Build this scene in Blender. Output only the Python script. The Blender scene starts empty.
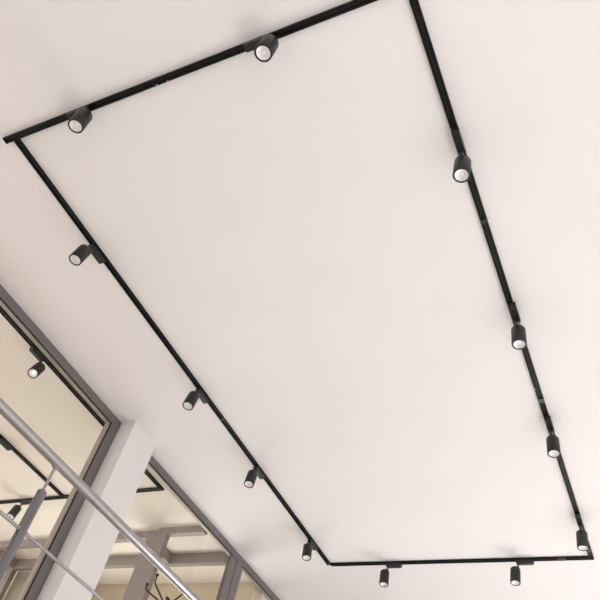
import bpy, bmesh, math, random
from mathutils import Vector, Matrix
random.seed(4)
PI = math.pi
C = bpy.context.scene.collection
SC = bpy.context.scene

# ---------------------------------------------------------------- camera
def unit(v):
    v = Vector(v); v.normalize(); return v
F_PX = 693.0
aX = -unit((-1522, 305, F_PX)); aY = unit((495, 895, F_PX))
aY = (aY - aX * aY.dot(aX)).normalized(); aZ = aX.cross(aY)
cam = bpy.data.cameras.new('camera'); co = bpy.data.objects.new('camera', cam); C.objects.link(co)
cam.sensor_width = 36.0; cam.lens = 36.0 * F_PX / 600.0; cam.clip_start = 0.05
right = Vector((aX[0], aY[0], aZ[0])); down = Vector((aX[1], aY[1], aZ[1])); fwd = Vector((aX[2], aY[2], aZ[2]))
up = -down; back = -fwd
co.matrix_world = Matrix(((right[0], up[0], back[0], 0), (right[1], up[1], back[1], 0), (right[2], up[2], back[2], 0), (0, 0, 0, 1)))
SC.camera = co

# ---------------------------------------------------------------- world, light, exposure
w = bpy.data.worlds.new('world'); SC.world = w; w.use_nodes = True
w.node_tree.nodes['Background'].inputs[0].default_value = (0.93, 0.96, 1.0, 1)
w.node_tree.nodes['Background'].inputs[1].default_value = 0.4
def area(name, loc, rot, sx, sy, power, col):
    l = bpy.data.lights.new(name, 'AREA'); l.shape = 'RECTANGLE'; l.size = sx; l.size_y = sy
    l.energy = power; l.color = col
    o = bpy.data.objects.new(name, l); C.objects.link(o); o.location = loc; o.rotation_euler = rot
    return o
# daylight coming in through the tall windows of the hall (right side and behind the viewer)
area('daylight_right', (4.85, 2.6, 0.6), (0, math.radians(90), 0), 3.4, 8.6, 60, (0.94, 0.957, 0.985))
# low sun falling through the right hand windows onto the floor
sl = bpy.data.lights.new('sun', 'SUN'); sl.energy = 8.4; sl.angle = math.radians(3); sl.color = (0.94, 0.957, 0.985)
so = bpy.data.objects.new('sun', sl); C.objects.link(so)
so.rotation_euler = Vector((-0.60, 0.14, -0.77)).to_track_quat('-Z', 'Y').to_euler()
area('daylight_back', (2.2, -3.85, 0.6), (math.radians(90), 0, 0), 1.2, 3.2, 40, (0.94, 0.957, 0.985))
area('fill_far', (-0.3, 7.85, -0.4), (math.radians(-90), 0, 0), 3.5, 1.4, 95, (0.94, 0.957, 0.985))  # fill added to brighten the far end; the far wall has no window
# unseen fill lights added to brighten the neighbouring room and corridor
area('fill_neighbour', (-8.8, 2.0, 1.7), (0, math.radians(-115), 0), 1.8, 5.0, 92, (0.96, 0.96, 1.0))
area('fill_neighbour_back', (-6.4, -3.8, 1.6), (math.radians(100), 0, 0), 4.5, 1.8, 85, (0.96, 0.96, 1.0))  # second added fill, in front of a solid wall
area('fill_corridor', (-5.0, 5.76, 1.4), (math.radians(-112), 0, 0), 2.2, 1.0, 36, (0.95, 0.98, 1.0))  # added fill, tilted up to lift the corridor ceiling
SC.view_settings.view_transform = 'Standard'; SC.view_settings.look = 'None'
SC.view_settings.gamma = 1.0; SC.view_settings.use_curve_mapping = False
SC.view_settings.exposure = 0.53
SC.cycles.transparent_max_bounces = 32

# ---------------------------------------------------------------- materials
def lin(c):
    return tuple(((v / 255.0) / 12.92 if v / 255.0 <= 0.04045 else ((v / 255.0 + 0.055) / 1.055) ** 2.4) for v in c) + (1,)
def mat(name, rgb, rough=0.5, metal=0.0, var=0.04, scale=30.0, bump=0.0, spec=0.5, stretch=None):
    m = bpy.data.materials.new(name); m.use_nodes = True
    nt = m.node_tree; b = nt.nodes['Principled BSDF']
    b.inputs['Roughness'].default_value = rough; b.inputs['Metallic'].default_value = metal
    b.inputs['Specular IOR Level'].default_value = spec
    tc = nt.nodes.new('ShaderNodeTexCoord'); mp = nt.nodes.new('ShaderNodeMapping')
    nt.links.new(tc.outputs['Object'], mp.inputs[0])
    if stretch: mp.inputs['Scale'].default_value = stretch
    n = nt.nodes.new('ShaderNodeTexNoise'); n.inputs['Scale'].default_value = scale; n.inputs['Detail'].default_value = 4
    nt.links.new(mp.outputs[0], n.inputs['Vector'])
    r = nt.nodes.new('ShaderNodeValToRGB'); c = lin(rgb)
    r.color_ramp.elements[0].position = 0.3; r.color_ramp.elements[1].position = 0.7
    r.color_ramp.elements[0].color = tuple(v * (1 - var) for v in c[:3]) + (1,)
    r.color_ramp.elements[1].color = tuple(min(1, v * (1 + var)) for v in c[:3]) + (1,)
    nt.links.new(n.outputs['Fac'], r.inputs[0]); nt.links.new(r.outputs[0], b.inputs['Base Color'])
    if bump:
        bp = nt.nodes.new('ShaderNodeBump'); bp.inputs['Strength'].default_value = bump; bp.inputs['Distance'].default_value = 0.002
        nt.links.new(n.outputs['Fac'], bp.inputs['Height']); nt.links.new(bp.outputs[0], b.inputs['Normal'])
    return m
M_ceil = mat('white_paint', (232, 228, 226), 0.9, var=0.012, scale=1.7, spec=0.1)
M_ceil2 = mat('cream_paint', (226, 219, 210), 0.9, var=0.02, scale=1.3, spec=0.1)
M_wall = mat('wall_paint', (224, 219, 216), 0.9, var=0.015, scale=2.0, spec=0.1)
M_beige = mat('beige_wall_paint', (208, 195, 176), 0.9, var=0.02, scale=2.0, spec=0.1)
M_greywall = mat('grey_panel_paint', (150, 142, 132), 0.7, var=0.03, scale=3.0)
M_floor = mat('pale_tiles', (212, 206, 202), 0.5, var=0.04, scale=2.0)
M_wood = mat('light_wood_floor', (200, 186, 170), 0.5, var=0.12, scale=6.0, stretch=(1, 8, 1))
M_black = mat('black_powder_coat', (23, 23, 26), 0.42, var=0.1, scale=200, bump=0.05)
M_track = mat('black_track_lacquer', (12, 10, 11), 0.6, spec=0.2, var=0.1, scale=60)
M_slot = mat('track_groove', (8, 8, 8), 0.6)
M_alu = mat('grey_aluminium_frame', (119, 111, 111), 0.45, metal=0.25, var=0.03, scale=20, stretch=(1, 1, 1))
M_screen = mat('screen_frame_lightened', (141, 131, 128), 0.5, metal=0.1, var=0.03)  # frame grey lightened to offset weak light on the corridor fronts
M_bead = mat('pale_glazing_bead', (164, 155, 143), 0.5, metal=0.2, var=0.03)
M_gasket = mat('black_gasket', (14, 13, 13), 0.7)
M_steel = mat('brushed_steel', (164, 159, 159), 0.33, metal=0.85, var=0.06, scale=40, stretch=(30, 0.6, 30))
M_steelv = mat('polished_steel_post', (134, 133, 137), 0.12, metal=1.0, var=0.04, scale=20, stretch=(30, 30, 0.6))
M_refl = mat('faceted_reflector', (236, 232, 230), 0.35, metal=0.35, var=0.02)
_b = M_refl.node_tree.nodes['Principled BSDF']      # faint glow added to whiten the reflector
_b.inputs['Emission Color'].default_value = (1.0, 0.95, 0.92, 1); _b.inputs['Emission Strength'].default_value = 0.04
M_screw = mat('zinc_screw', (150, 150, 152), 0.35, metal=0.8)
def emis(name, rgb, s):
    m = bpy.data.materials.new(name); m.use_nodes = True; b = m.node_tree.nodes['Principled BSDF']
    b.inputs['Base Color'].default_value = lin(rgb); b.inputs['Emission Color'].default_value = lin(rgb)
    b.inputs['Emission Strength'].default_value = s; return m
M_led = emis('led_chip', (222, 216, 212), 0.25)  # weak glow added to brighten the reflector around it
M_led_on = emis('led_chip_bright', (255, 246, 232), 6.0)
def glass(name, tint, gloss=0.06):
    m = bpy.data.materials.new(name); m.use_nodes = True; nt = m.node_tree
    for n in list(nt.nodes): nt.nodes.remove(n)
    o = nt.nodes.new('ShaderNodeOutputMaterial'); mx = nt.nodes.new('ShaderNodeMixShader')
    t = nt.nodes.new('ShaderNodeBsdfTransparent'); g = nt.nodes.new('ShaderNodeBsdfGlossy')
    fr = nt.nodes.new('ShaderNodeFresnel'); fr.inputs[0].default_value = 1.45
    ml = nt.nodes.new('ShaderNodeMath'); ml.operation = 'MULTIPLY'; ml.inputs[1].default_value = gloss / 0.04
    ml.use_clamp = True
    t.inputs[0].default_value = tint; g.inputs['Roughness'].default_value = 0.01
    ge = nt.nodes.new('ShaderNodeNewGeometry'); inv = nt.nodes.new('ShaderNodeMath'); inv.operation = 'SUBTRACT'; inv.inputs[0].default_value = 1.0
    nt.links.new(ge.outputs['Backfacing'], inv.inputs[1])
    m2 = nt.nodes.new('ShaderNodeMath'); m2.operation = 'MULTIPLY'
    nt.links.new(fr.outputs[0], m2.inputs[0]); nt.links.new(inv.outputs[0], m2.inputs[1])
    nt.links.new(m2.outputs[0], ml.inputs[0]); nt.links.new(ml.outputs[0], mx.inputs[0])
    nt.links.new(t.outputs[0], mx.inputs[1]); nt.links.new(g.outputs[0], mx.inputs[2]); nt.links.new(mx.outputs[0], o.inputs[0])
    return m
M_glass = glass('window_glass', (0.98, 0.975, 0.96, 1), 0.02)
M_lens = glass('clear_lens', (0.98, 0.98, 0.98, 1), 0.05)

# ---------------------------------------------------------------- mesh helpers
def bx(bm, x0, x1, y0, y1, z0, z1):
    vs = [bm.verts.new((x, y, z)) for x in (x0, x1) for y in (y0, y1) for z in (z0, z1)]
    for f in ((0, 1, 3, 2), (4, 6, 7, 5), (0, 4, 5, 1), (2, 3, 7, 6), (0, 2, 6, 4), (1, 5, 7, 3)):
        bm.faces.new([vs[i] for i in f])
    return vs
def frame_of(d):
    d = Vector(d).normalized(); a = Vector((0, 0, 1)) if abs(d.z) < 0.9 else Vector((1, 0, 0))
    u = d.cross(a).normalized(); return u, d.cross(u).normalized()
def tube(bm, pts, r, seg=16, caps=True):
    pts = [Vector(p) for p in pts]; rings = []
    rr = r if isinstance(r, (list, tuple)) else [r] * len(pts)
    u0 = None
    for i, p in enumerate(pts):
        d = (pts[min(i + 1, len(pts) - 1)] - pts[max(i - 1, 0)]).normalized()
        if u0 is None: u, v = frame_of(d)
        else:
            u = (u0 - d * u0.dot(d)).normalized(); v = d.cross(u)
        u0 = u
        rings.append([bm.verts.new(p + (u * math.cos(2 * PI * k / seg) + v * math.sin(2 * PI * k / seg)) * rr[i]) for k in range(seg)])
    for a, b in zip(rings, rings[1:]):
        for k in range(seg):
            f = bm.faces.new((a[k], a[(k + 1) % seg], b[(k + 1) % seg], b[k])); f.smooth = True
    if caps:
        bm.faces.new(rings[0][::-1]); bm.faces.new(rings[-1])
def lathe(bm, prof, seg=32, smooth=True, close0=False, close1=False, petals=0):
    """profile of (r, z) around local z"""
    rings = []
    for j, (r, z) in enumerate(prof):
        rings.append([bm.verts.new((r * math.cos(2 * PI * k / seg), r * math.sin(2 * PI * k / seg), z)) for k in range(seg)])
    for a, b in zip(rings, rings[1:]):
        for k in range(seg):
            f = bm.faces.new((a[k], a[(k + 1) % seg], b[(k + 1) % seg], b[k])); f.smooth = smooth
    if close0: bm.faces.new(rings[0][::-1])
    if close1: bm.faces.new(rings[-1])
def ball(bm, c, r):
    bmesh.ops.create_uvsphere(bm, u_segments=16, v_segments=10, radius=r, matrix=Matrix.Translation(c))
    for f in bm.faces: f.smooth = True
def obj(name, bm, m, parent=None, bevel=0.0, loc=None):
    bmesh.ops.recalc_face_normals(bm, faces=bm.faces)
    me = bpy.data.meshes.new(name); bm.to_mesh(me); bm.free(); me.materials.append(m)
    o = bpy.data.objects.new(name, me); C.objects.link(o)
    if parent: o.parent = parent
    if loc is not None: o.location = loc
    if bevel:
        b = o.modifiers.new('bevel', 'BEVEL'); b.width = bevel; b.segments = 2; b.limit_method = 'ANGLE'
    return o
def box_obj(name, dims, m, parent=None, bevel=0.0):
    bm = bmesh.new(); bx(bm, *dims); return obj(name, bm, m, parent, bevel)
def struct(name, dims, m, bevel=0.0):
    o = box_obj(name, dims, m, None, bevel); o['kind'] = 'structure'; return o
def thing(name, label, cat, loc=(0, 0, 0), rotz=0, group=None):
    o = bpy.data.objects.new(name, None); C.objects.link(o); o.empty_display_size = 0.1
    o.location = loc; o.rotation_euler = (0, 0, rotz); o['label'] = label; o['category'] = cat
    if group: o['group'] = group
    return o

# ---------------------------------------------------------------- the shell
H = 3.0; WX = -3.64; GF = 0.33; LF = -1.6
struct('ceiling', (WX - 0.06, 5.0, -4.0, 8.0, H, H + 0.2), M_ceil)
cn = struct('ceiling_neighbour', (-9.0, WX - 0.06, -4.0, 8.0, H, H + 0.2), M_ceil2)
struct('floor', (-2.1, 5.0, -4.0, 8.0, LF - 0.15, LF), M_floor)
struct('floor_gallery', (WX - 0.06, -2.1, -4.0, 8.0, GF - 0.25, GF), M_floor)
struct('floor_neighbour', (-9.0, WX - 0.06, -4.0, 8.0, GF - 0.25, GF), M_wood)
struct('wall_gallery_edge', (-2.2, -2.1, -4.0, 8.0, LF, GF - 0.25), M_wall)
struct('wall_far', (WX - 0.06, 5.0, 8.0, 8.15, LF, H), M_wall)
# right wall and back wall: piers, parapet and head around the big windows
bm = bmesh.new()
bx(bm, 5.0, 5.15, -4.0, 8.0, LF, -1.2); bx(bm, 5.0, 5.15, -4.0, 8.0, 2.5, H)
for y in (-4.0, -0.9, 2.1, 5.1, 7.6): bx(bm, 5.0, 5.15, y, y + 0.4, -1.2, 2.5)
o = obj('wall_right', bm, M_wall); o['kind'] = 'structure'
bm = bmesh.new()
bx(bm, -2.1, 5.0, -4.15, -4.0, LF, -1.2); bx(bm, WX, 5.0, -4.15, -4.0, 2.5, H)
bx(bm, WX - 0.06, -2.0, -4.15, -4.0, GF, 2.5); bx(bm, 4.4, 5.0, -4.15, -4.0, -1.2, 2.5)
o = obj('wall_back', bm, M_wall); o['kind'] = 'structure'
# neighbouring room walls
bm = bmesh.new()
bx(bm, -9.15, -9.0, -4.0, 8.0, GF, 0.8); bx(bm, -9.15, -9.0, -4.0, 8.0, 2.6, H)
bx(bm, -9.15, -9.0, -4.0, -0.5, 0.8, 2.6); bx(bm, -9.15, -9.0, 4.6, 8.0, 0.8, 2.6)
o = obj('wall_neighbour_left', bm, M_beige); o['kind'] = 'structure'
struct('wall_neighbour_back', (-9.0, WX - 0.06, -4.15, -4.0, GF, H), M_beige)
bm = bmesh.new()
bx(bm, -9.0, WX - 0.045, 5.70, 5.85, 2.1, H); bx(bm, -9.0, WX - 0.045, 5.70, 5.85, GF, 0.8)
bx(bm, -9.0, -6.2, 5.70, 5.85, 0.8, 2.1); bx(bm, -3.85, WX - 0.045, 5.70, 5.85, 0.8, 2.1)  # unseen opening cut for the added corridor light
o = obj('wall_neighbour_far', bm, M_beige); o['kind'] = 'structure'
# pier between the windows
struct('wall_pier', (WX - 0.10, -3.50, 3.187, 3.488, GF, H), M_wall)

# ---------------------------------------------------------------- glazed partition: windows
def window(name, y0, y1, jl, jr, head=0.068, z0=GF, wx=WX, rot=0.0, bh=0.010, bl=0.02, br=0.022, bm_side=None):
    """y0..y1 outer edges; jl / jr widths of the end posts"""
    root = bpy.data.objects.new(name, None); C.objects.link(root); root['kind'] = 'structure'
    root.location = (wx, y0, z0); root.rotation_euler = (0, 0, rot)
    L = y1 - y0; Z = H - z0
    x0, x1 = -0.044, 0.0
    bm = bmesh.new()
    bx(bm, x0, x1, 0, L, Z - head, Z); bx(bm, x0, x1, 0, L, 0, 0.09)
    bx(bm, x0, x1, 0, jl, 0.09, Z - head); bx(bm, x0, x1, L - jr, L, 0.09, Z - head)
    obj('window_frame', bm, M_alu, root)
    g = 0.007
    a, b, c, d = jl, L - jr, 0.09, Z - head
    bm = bmesh.new()
    bx(bm, x0 + .006, x1 - .002, a, b, d - g, d); bx(bm, x0 + .006, x1 - .004, a, b, c, c + g)
    bx(bm, x0 + .006, x1 - .004, a, a + g, c + g, d - g); bx(bm, x0 + .006, x1 - .004, b - g, b, c + g, d - g)
    obj('gasket', bm, M_gasket, root)
    a += g; b -= g; c += g; d -= g; t = bh; f0, f1 = x0 + .006, x1 - .010
    bm = bmesh.new()
    e = b - br if bm_side else b
    bx(bm, f0, f1, a, e, d - t, d); bx(bm, f0, f1, a, e, c, c + t)
    bx(bm, f0, f1, a, a + bl, c + t, d - t)
    if not bm_side: bx(bm, f0, f1, b - br, b, c + t, d - t)
    obj('glazing_bead', bm, M_bead, root)
    if bm_side:
        bm = bmesh.new(); bx(bm, f0, x1 - .001, b - br, b, c, d); obj('sash_stile', bm, bm_side, root)
    bm = bmesh.new(); bx(bm, -0.026, -0.021, a + bl, b - br, c + t, d - t)
    obj('window_pane', bm, M_glass, root)
    return root
window('window_1', -3.98, 3.185, 0.08, 0.085)
window('window_2', 3.49, 5.170, 0.08, 0.002, head=0.062, wx=-3.622, rot=-0.012, br=0.10, bm_side=M_alu)
window('window_3', 5.172, 7.98, 0.105, 0.08, head=0.062, wx=-3.602, rot=-0.012)

# two parallel glazed screens of the corridor beyond
def screen(name, x0, x1, y, posts, head, yt=0.06, rot=0.0, pane=True, reveal=0.0):
    root = bpy.data.objects.new(name, None); C.objects.link(root); root['kind'] = 'structure'
    root.location = (x1, y, GF); root.rotation_euler = (0, 0, rot)
    W = x0 - x1; Z = H - GF
    bm = bmesh.new()
    bx(bm, W, 0, 0, yt, Z - head, Z); bx(bm, W, 0, 0, yt, 0, 0.1)
    for (a, b) in posts: bx(bm, a - x1, b - x1, 0, yt, 0.1, Z - head)
    obj('screen_frame', bm, M_screen, root)
    if pane:
        bm = bmesh.new(); bx(bm, W, 0, yt * .45, yt * .55, 0.1, Z - head)
        obj('screen_pane', bm, M_glass, root)
    return root
screen('trim_1', -4.205, -3.69, 4.66, [(-4.205, -4.10)], 0.066)
screen('trim_2', -8.9, -4.208, 4.70, [(-4.36, -4.208)], 0.070, rot=math.radians(-1.2))
screen('trim_3', -8.9, -3.69, 5.12, [(-6.5, -6.42)], 0.105)
box = struct('trim_4', (-4.42, -4.34, 4.78, 5.115, 2.90, H), M_screen)
box = struct('trim_5', (-6.50, -6.42, 4.82, 5.115, 2.90, H), M_screen)
struct('wall_neighbour_panel', (-6.42, -5.75, 5.20, 5.26, GF, 2.90), M_greywall)

# ---------------------------------------------------------------- railing of the gallery
RX = -2.2
rail = thing('gallery_railing', 'brushed steel gallery railing with round handrail, thin rod and tubular post', 'railing', (RX, 1.70, GF))
bm = bmesh.new(); tube(bm, [(0, -5.5, 1.10), (0, 5.8, 1.10)], 0.0215, 24); obj('handrail', bm, M_steel, rail)
for z in (0.79, 0.48, 0.17):
    bm = bmesh.new(); tube(bm, [(0, -5.5, z), (0, 5.8, z)], 0.0068, 12); obj('horizontal_rod', bm, M_steel, rail)
for dy in (-2.5, -1.25, 0.005, 1.25, 2.5, 3.75):
    bm = bmesh.new()
    lathe(bm, [(0.04, 0.0), (0.04, 0.008), (0.0205, 0.009), (0.0205, 0.958), (0.019, 0.963), (0.012, 0.966)], 24, close0=True, close1=True)
    p = obj('post', bm, M_steelv, rail, loc=(0, dy, 0))
    bm = bmesh.new(); lathe(bm, [(0.0065, 0.96), (0.0065, 1.08)], 12)
    obj('handrail_pin', bm, M_steel, p)
    bm = bmesh.new(); bx(bm, -0.008, 0.008, -0.014, 0.014, 1.074, 1.080)
    obj('saddle_plate', bm, M_steel, p)
    for z in (0.79, 0.48, 0.17):
        bm = bmesh.new(); tube(bm, [(0, -0.027, z), (0, 0.027, z)], 0.0095, 14)
        obj('rod_holder', bm, M_steel, p)

# ---------------------------------------------------------------- coat stand
cs = thing('coat_stand', 'black metal coat stand with ball tipped hooks in front of the second glazed window', 'coat stand', (-3.36, 4.09, GF))
zc = 1.69
bm = bmesh.new(); tube(bm, [(0, 0, 0.05), (0, 0, zc)], 0.014, 14); obj('pole', bm, M_black, cs)
bm = bmesh.new(); lathe(bm, [(0.17, 0), (0.17, 0.012), (0.15, 0.022), (0.03, 0.035), (0.016, 0.07)], 32, close0=True, close1=True); obj('base', bm, M_black, cs)
bm = bmesh.new(); ball(bm, (0, 0, zc), 0.019); obj('finial', bm, M_black, cs)
for az, rr, hh in ((-150, .188, .080), (-95, .19, .100), (-11, .145, .075), (61, .18, .085), (133, .18, .085)):
    a = math.radians(az); dx, dy = math.cos(a), math.sin(a)
    bm = bmesh.new()
    tube(bm, [(dx * q, dy * q, zc + z) for q, z in ((0.008, -.05), (0.03, -.035), (rr * .5, -.002), (rr * .85, .028), (rr * .97, .040), (rr, .052), (rr, hh - .008))], 0.0062, 10)
    hk = obj('hook', bm, M_black, cs)
    bm = bmesh.new(); ball(bm, (dx * rr, dy * rr, zc + hh), 0.0125); obj('hook_ball', bm, M_black, hk)

# ---------------------------------------------------------------- tracks
TW, TH = 0.017, 0.018      # half width, height
def track(p0, p1, label, caps=(False, False), joints=(), screws=()):
    p0 = Vector(p0); p1 = Vector(p1); d = p1 - p0; L = d.length; a = math.atan2(d.y, d.x)
    t = thing('lighting_track', label, 'lighting track', (p0.x, p0.y, H), a, None)
    bm = bmesh.new()
    prof = [(-TW, 0), (-TW, -TH), (-0.006, -TH), (-0.006, -0.006), (0.006, -0.006), (0.006, -TH), (TW, -TH), (TW, 0)]
    A = [bm.verts.new((0, y, z)) for y, z in prof]; B = [bm.verts.new((L, y, z)) for y, z in prof]
    n = len(prof)
    for i in range(n): bm.faces.new((A[i], A[(i + 1) % n], B[(i + 1) % n], B[i]))
    bm.faces.new(A[::-1]); bm.faces.new(B)
    obj('rail', bm, M_track, t)
    bm = bmesh.new(); bx(bm, 0.004, L - .004, -0.0058, 0.0058, -0.0085, -0.0062); obj('conductor_strip', bm, M_slot, t)
    for e, x in ((0, 0.0), (1, L)):
        if caps[e]:
            s = -1 if e == 0 else 1
            bm = bmesh.new(); bx(bm, min(x, x + s * .012), max(x, x + s * .012), -TW - .001, TW + .001, -TH - .001, 0)
            obj('end_cap', bm, M_track, t, 0.001)
    for x, ln in joints:
        bm = bmesh.new(); bx(bm, x - ln, x + ln, -TW - .0012, TW + .0012, -TH - .0014, -0.0005); obj('connector', bm, M_black, t, 0.001)
    for x in screws:
        bm = bmesh.new(); lathe(bm, [(0.0045, -TH - .0005), (0.0045, -TH - .0022), (0.003, -TH - .003)], 12, close0=True, close1=True)
        s = obj('screw', bm, M_screw, t); s.location = (x, 0.012, 0)
    return t
YA, XL, XR, YB = 0.838, -2.762, -0.519, 5.385
g = None
track((-2.815, 0.847), (XR - TW - .006, 0.830), 'black ceiling track along the top, its end overhanging the upper left corner', caps=(True, False),
      joints=((2.3, 0.03),), screws=(1.01, 1.075))
track((XL + .007, YA + TW), (XL, YB), 'long black ceiling track on the left, parallel to the glazed partition', joints=((2.42, 0.012), (4.5, 0.02)))
track((XL + TW, YB), (XR - 0.009 + TW, YB), 'short black ceiling track at the bottom, farthest from the viewer', joints=((2.0, 0.03),), screws=(1.82,))
track((XR - .008, YA - 0.03), (XR - 0.009, YB - TW), 'long black ceiling track on the right, carrying four spotlights', joints=((1.25, 0.012), (2.67, 0.02), (4.45, 0.03)), screws=(2.55,))
NX1, NX2, NY = -3.80, -4.915, 4.055
track((NX1, -1.0), (NX1, NY - TW), 'black track behind the glass running close beside the window head')
track((NX2, -1.0), (NX2, NY - TW), 'black track behind the glass farther from the window head, meeting the cross track')
track((NX1 + TW, NY), (-8.0, NY), 'black cross track behind the glass joining the two long ones')

# ---------------------------------------------------------------- spotlights
R = 0.0398; LB = 0.134
def body_mesh():
    bm = bmesh.new()
    lathe(bm, [(0.0, 0.0), (R - .016, 0.0), (R - .012, -.0015), (R - .002, -.012), (R, -.017), (R, -LB), (R - .0015, -LB - .0015), (R - .007, -LB - .0015), (R - .0085, -LB - .0005), (R - .0085, -LB + .05)], 40)
    bmesh.ops.remove_doubles(bm, verts=bm.verts, dist=1e-6)
    return bm
def reflector_mesh():
    bm = bmesh.new(); r0 = R - .0085
    lathe(bm, [(r0, -LB + .0015), (r0 * .88, -LB + .004), (r0 * .66, -LB + .0075), (r0 * .42, -LB + .0105), (r0 * .26, -LB + .012)], 18, smooth=False)
    return bm
def led_mesh():
    bm = bmesh.new(); lathe(bm, [(R * .25, -LB + .012), (R * .2, -LB + .0095), (R * .1, -LB + .008)], 16, close0=True, close1=True); return bm
def lens_mesh():
    bm = bmesh.new(); lathe(bm, [(R - .009, -LB + .0012), (R - .009, -LB + .0002)], 32, close0=True, close1=True); return bm
def make_spot():
    t = thing('track_spotlight', 'spot', 'spotlight')
    # local +x = the direction in which the adapter extends away from the swivel
    bm = bmesh.new()
    z0, z1 = -TH - .0315, -TH - .0005
    prof = [(0.004, z1), (0.143, z1), (0.143, z1 - .012), (0.136, z0), (0.012, z0), (0.004, z0 + .008)]
    A = [bm.verts.new((x, -.018, z)) for x, z in prof]; B = [bm.verts.new((x, .018, z)) for x, z in prof]
    for i in range(len(prof)): bm.faces.new((A[i], A[(i + 1) % 6], B[(i + 1) % 6], B[i]))
    bm.faces.new(A[::-1]); bm.faces.new(B)
    obj('adapter', bm, M_black, t, 0.0015)
    bm = bmesh.new(); lathe(bm, [(0.010, z0 + .002), (0.010, z0 - .006), (0.0065, z0 - .009), (0.0065, z0 - .034)], 16, close0=True, close1=True)
    s = obj('swivel_stem', bm, M_black, t); s.location = (0.020, 0, 0)
    bm = bmesh.new(); tube(bm, [(0, -.0085, 0), (0, .0085, 0)], 0.009, 16)
    k = obj('swivel_joint', bm, M_screw, t); k.location = (0.014, 0, z0 - .016)
    b = obj('lamp_housing', body_mesh(), M_black, t); b.location = (-0.004, 0, z0 - .030)
    r = obj('reflector', reflector_mesh(), M_refl, b)
    l = obj('led_chip', led_mesh(), M_led, b)
    obj('lens', lens_mesh(), M_lens, b)
    return t
proto = make_spot()
def copy_tree(o, parent=None):
    c = o.copy(); C.objects.link(c); c.parent = parent
    for ch in list(o.children): copy_tree(ch, c)
    return c
DEG = math.radians
G = 'black track spotlights on the rectangular ceiling track'
# position of swivel end on the track, adapter direction, tilt of the housing (about x, about y), swivel about z, label
spots = [
    (-2.215, YA + .004, 180, (0.04, 0.01, -1.07), 'black spotlight on the upper left track, nearer to the overhanging end', G, 0),
    (-1.155, YA - .005, 180, (0, -0.035, -1.04), 'large black spotlight on the upper track near the top edge of the photo', G, 0),
    (XL, 1.585, 90, (0.05, -0.18, -1.06), 'uppermost black spotlight on the long left track', G, 0),
    (XL, 2.915, 90, (0.05, -0.22, -1.04), 'second spotlight from the top on the long left track', G, 0),
    (XL, 3.850, 90, (0.1, -0.22, -1.03), 'third spotlight from the top on the long left track', G, 0),
    (XL, 4.930, 90, (0.18, -0.17, -1.02), 'lowest spotlight on the left track, next to the obtuse lower left corner', G, 0),
    (-2.215, YB, 0, (0.07, -0.12, -1.03), 'left one of two spotlights on the short bottom track', G, 0),
    (-1.105, YB, 0, (0, -0.11, -1.02), 'right one of two spotlights on the short bottom track', G, 0),
    (XR - .004, 1.650, -90, (-0.015, -0.04, -1.02), 'uppermost and largest spotlight on the right track', G, 0),
    (XR + .004, 2.770, -90, (0.02, -0.05, -1.01), 'second spotlight from the top on the right track', G, 0),
    (XR, 3.765, -90, (0.02, -0.09, -1.01), 'third spotlight from the top on the right track', G, 0),
    (XR - .006, 4.880, -90, (-0.02, -0.03, -1.02), 'lowest spotlight on the right track, just above the lower right corner', G, 0),
    (NX1, 2.400, -90, (0.33, -0.41, -0.97), 'glowing spotlight seen behind the glass beside the window head', 'spotlights in the room behind the glass', 1),
    (NX2, 3.150, 90, (0.1, -0.2, -1), 'spotlight behind the glass cut by the left edge of the photo', 'spotlights in the room behind the glass', 0),
    (-5.440, NY, 0, (0.12, -0.3, -1), 'spotlight behind the glass hanging from the cross track, left of the steel post', 'spotlights in the room behind the glass', 0),
]
for i, (x, y, a, tilt, label, grp, on) in enumerate(spots):
    o = proto if i == 0 else copy_tree(proto)
    o.location = (x, y, H); o.rotation_euler = (0, 0, DEG(a)); o['label'] = label; o['group'] = grp; o['category'] = 'spotlight'
    for ch in o.children:
        if ch.name.startswith('lamp_housing'):
            ld = Matrix.Rotation(-DEG(a), 3, 'Z') @ Vector(tilt).normalized()
            ch.rotation_euler = Vector((0, 0, -1)).rotation_difference(ld).to_euler()
            if on:
                for c2 in ch.children:
                    if c2.name.startswith('led_chip'):
                        c2.data = c2.data.copy(); c2.data.materials[0] = M_led_on
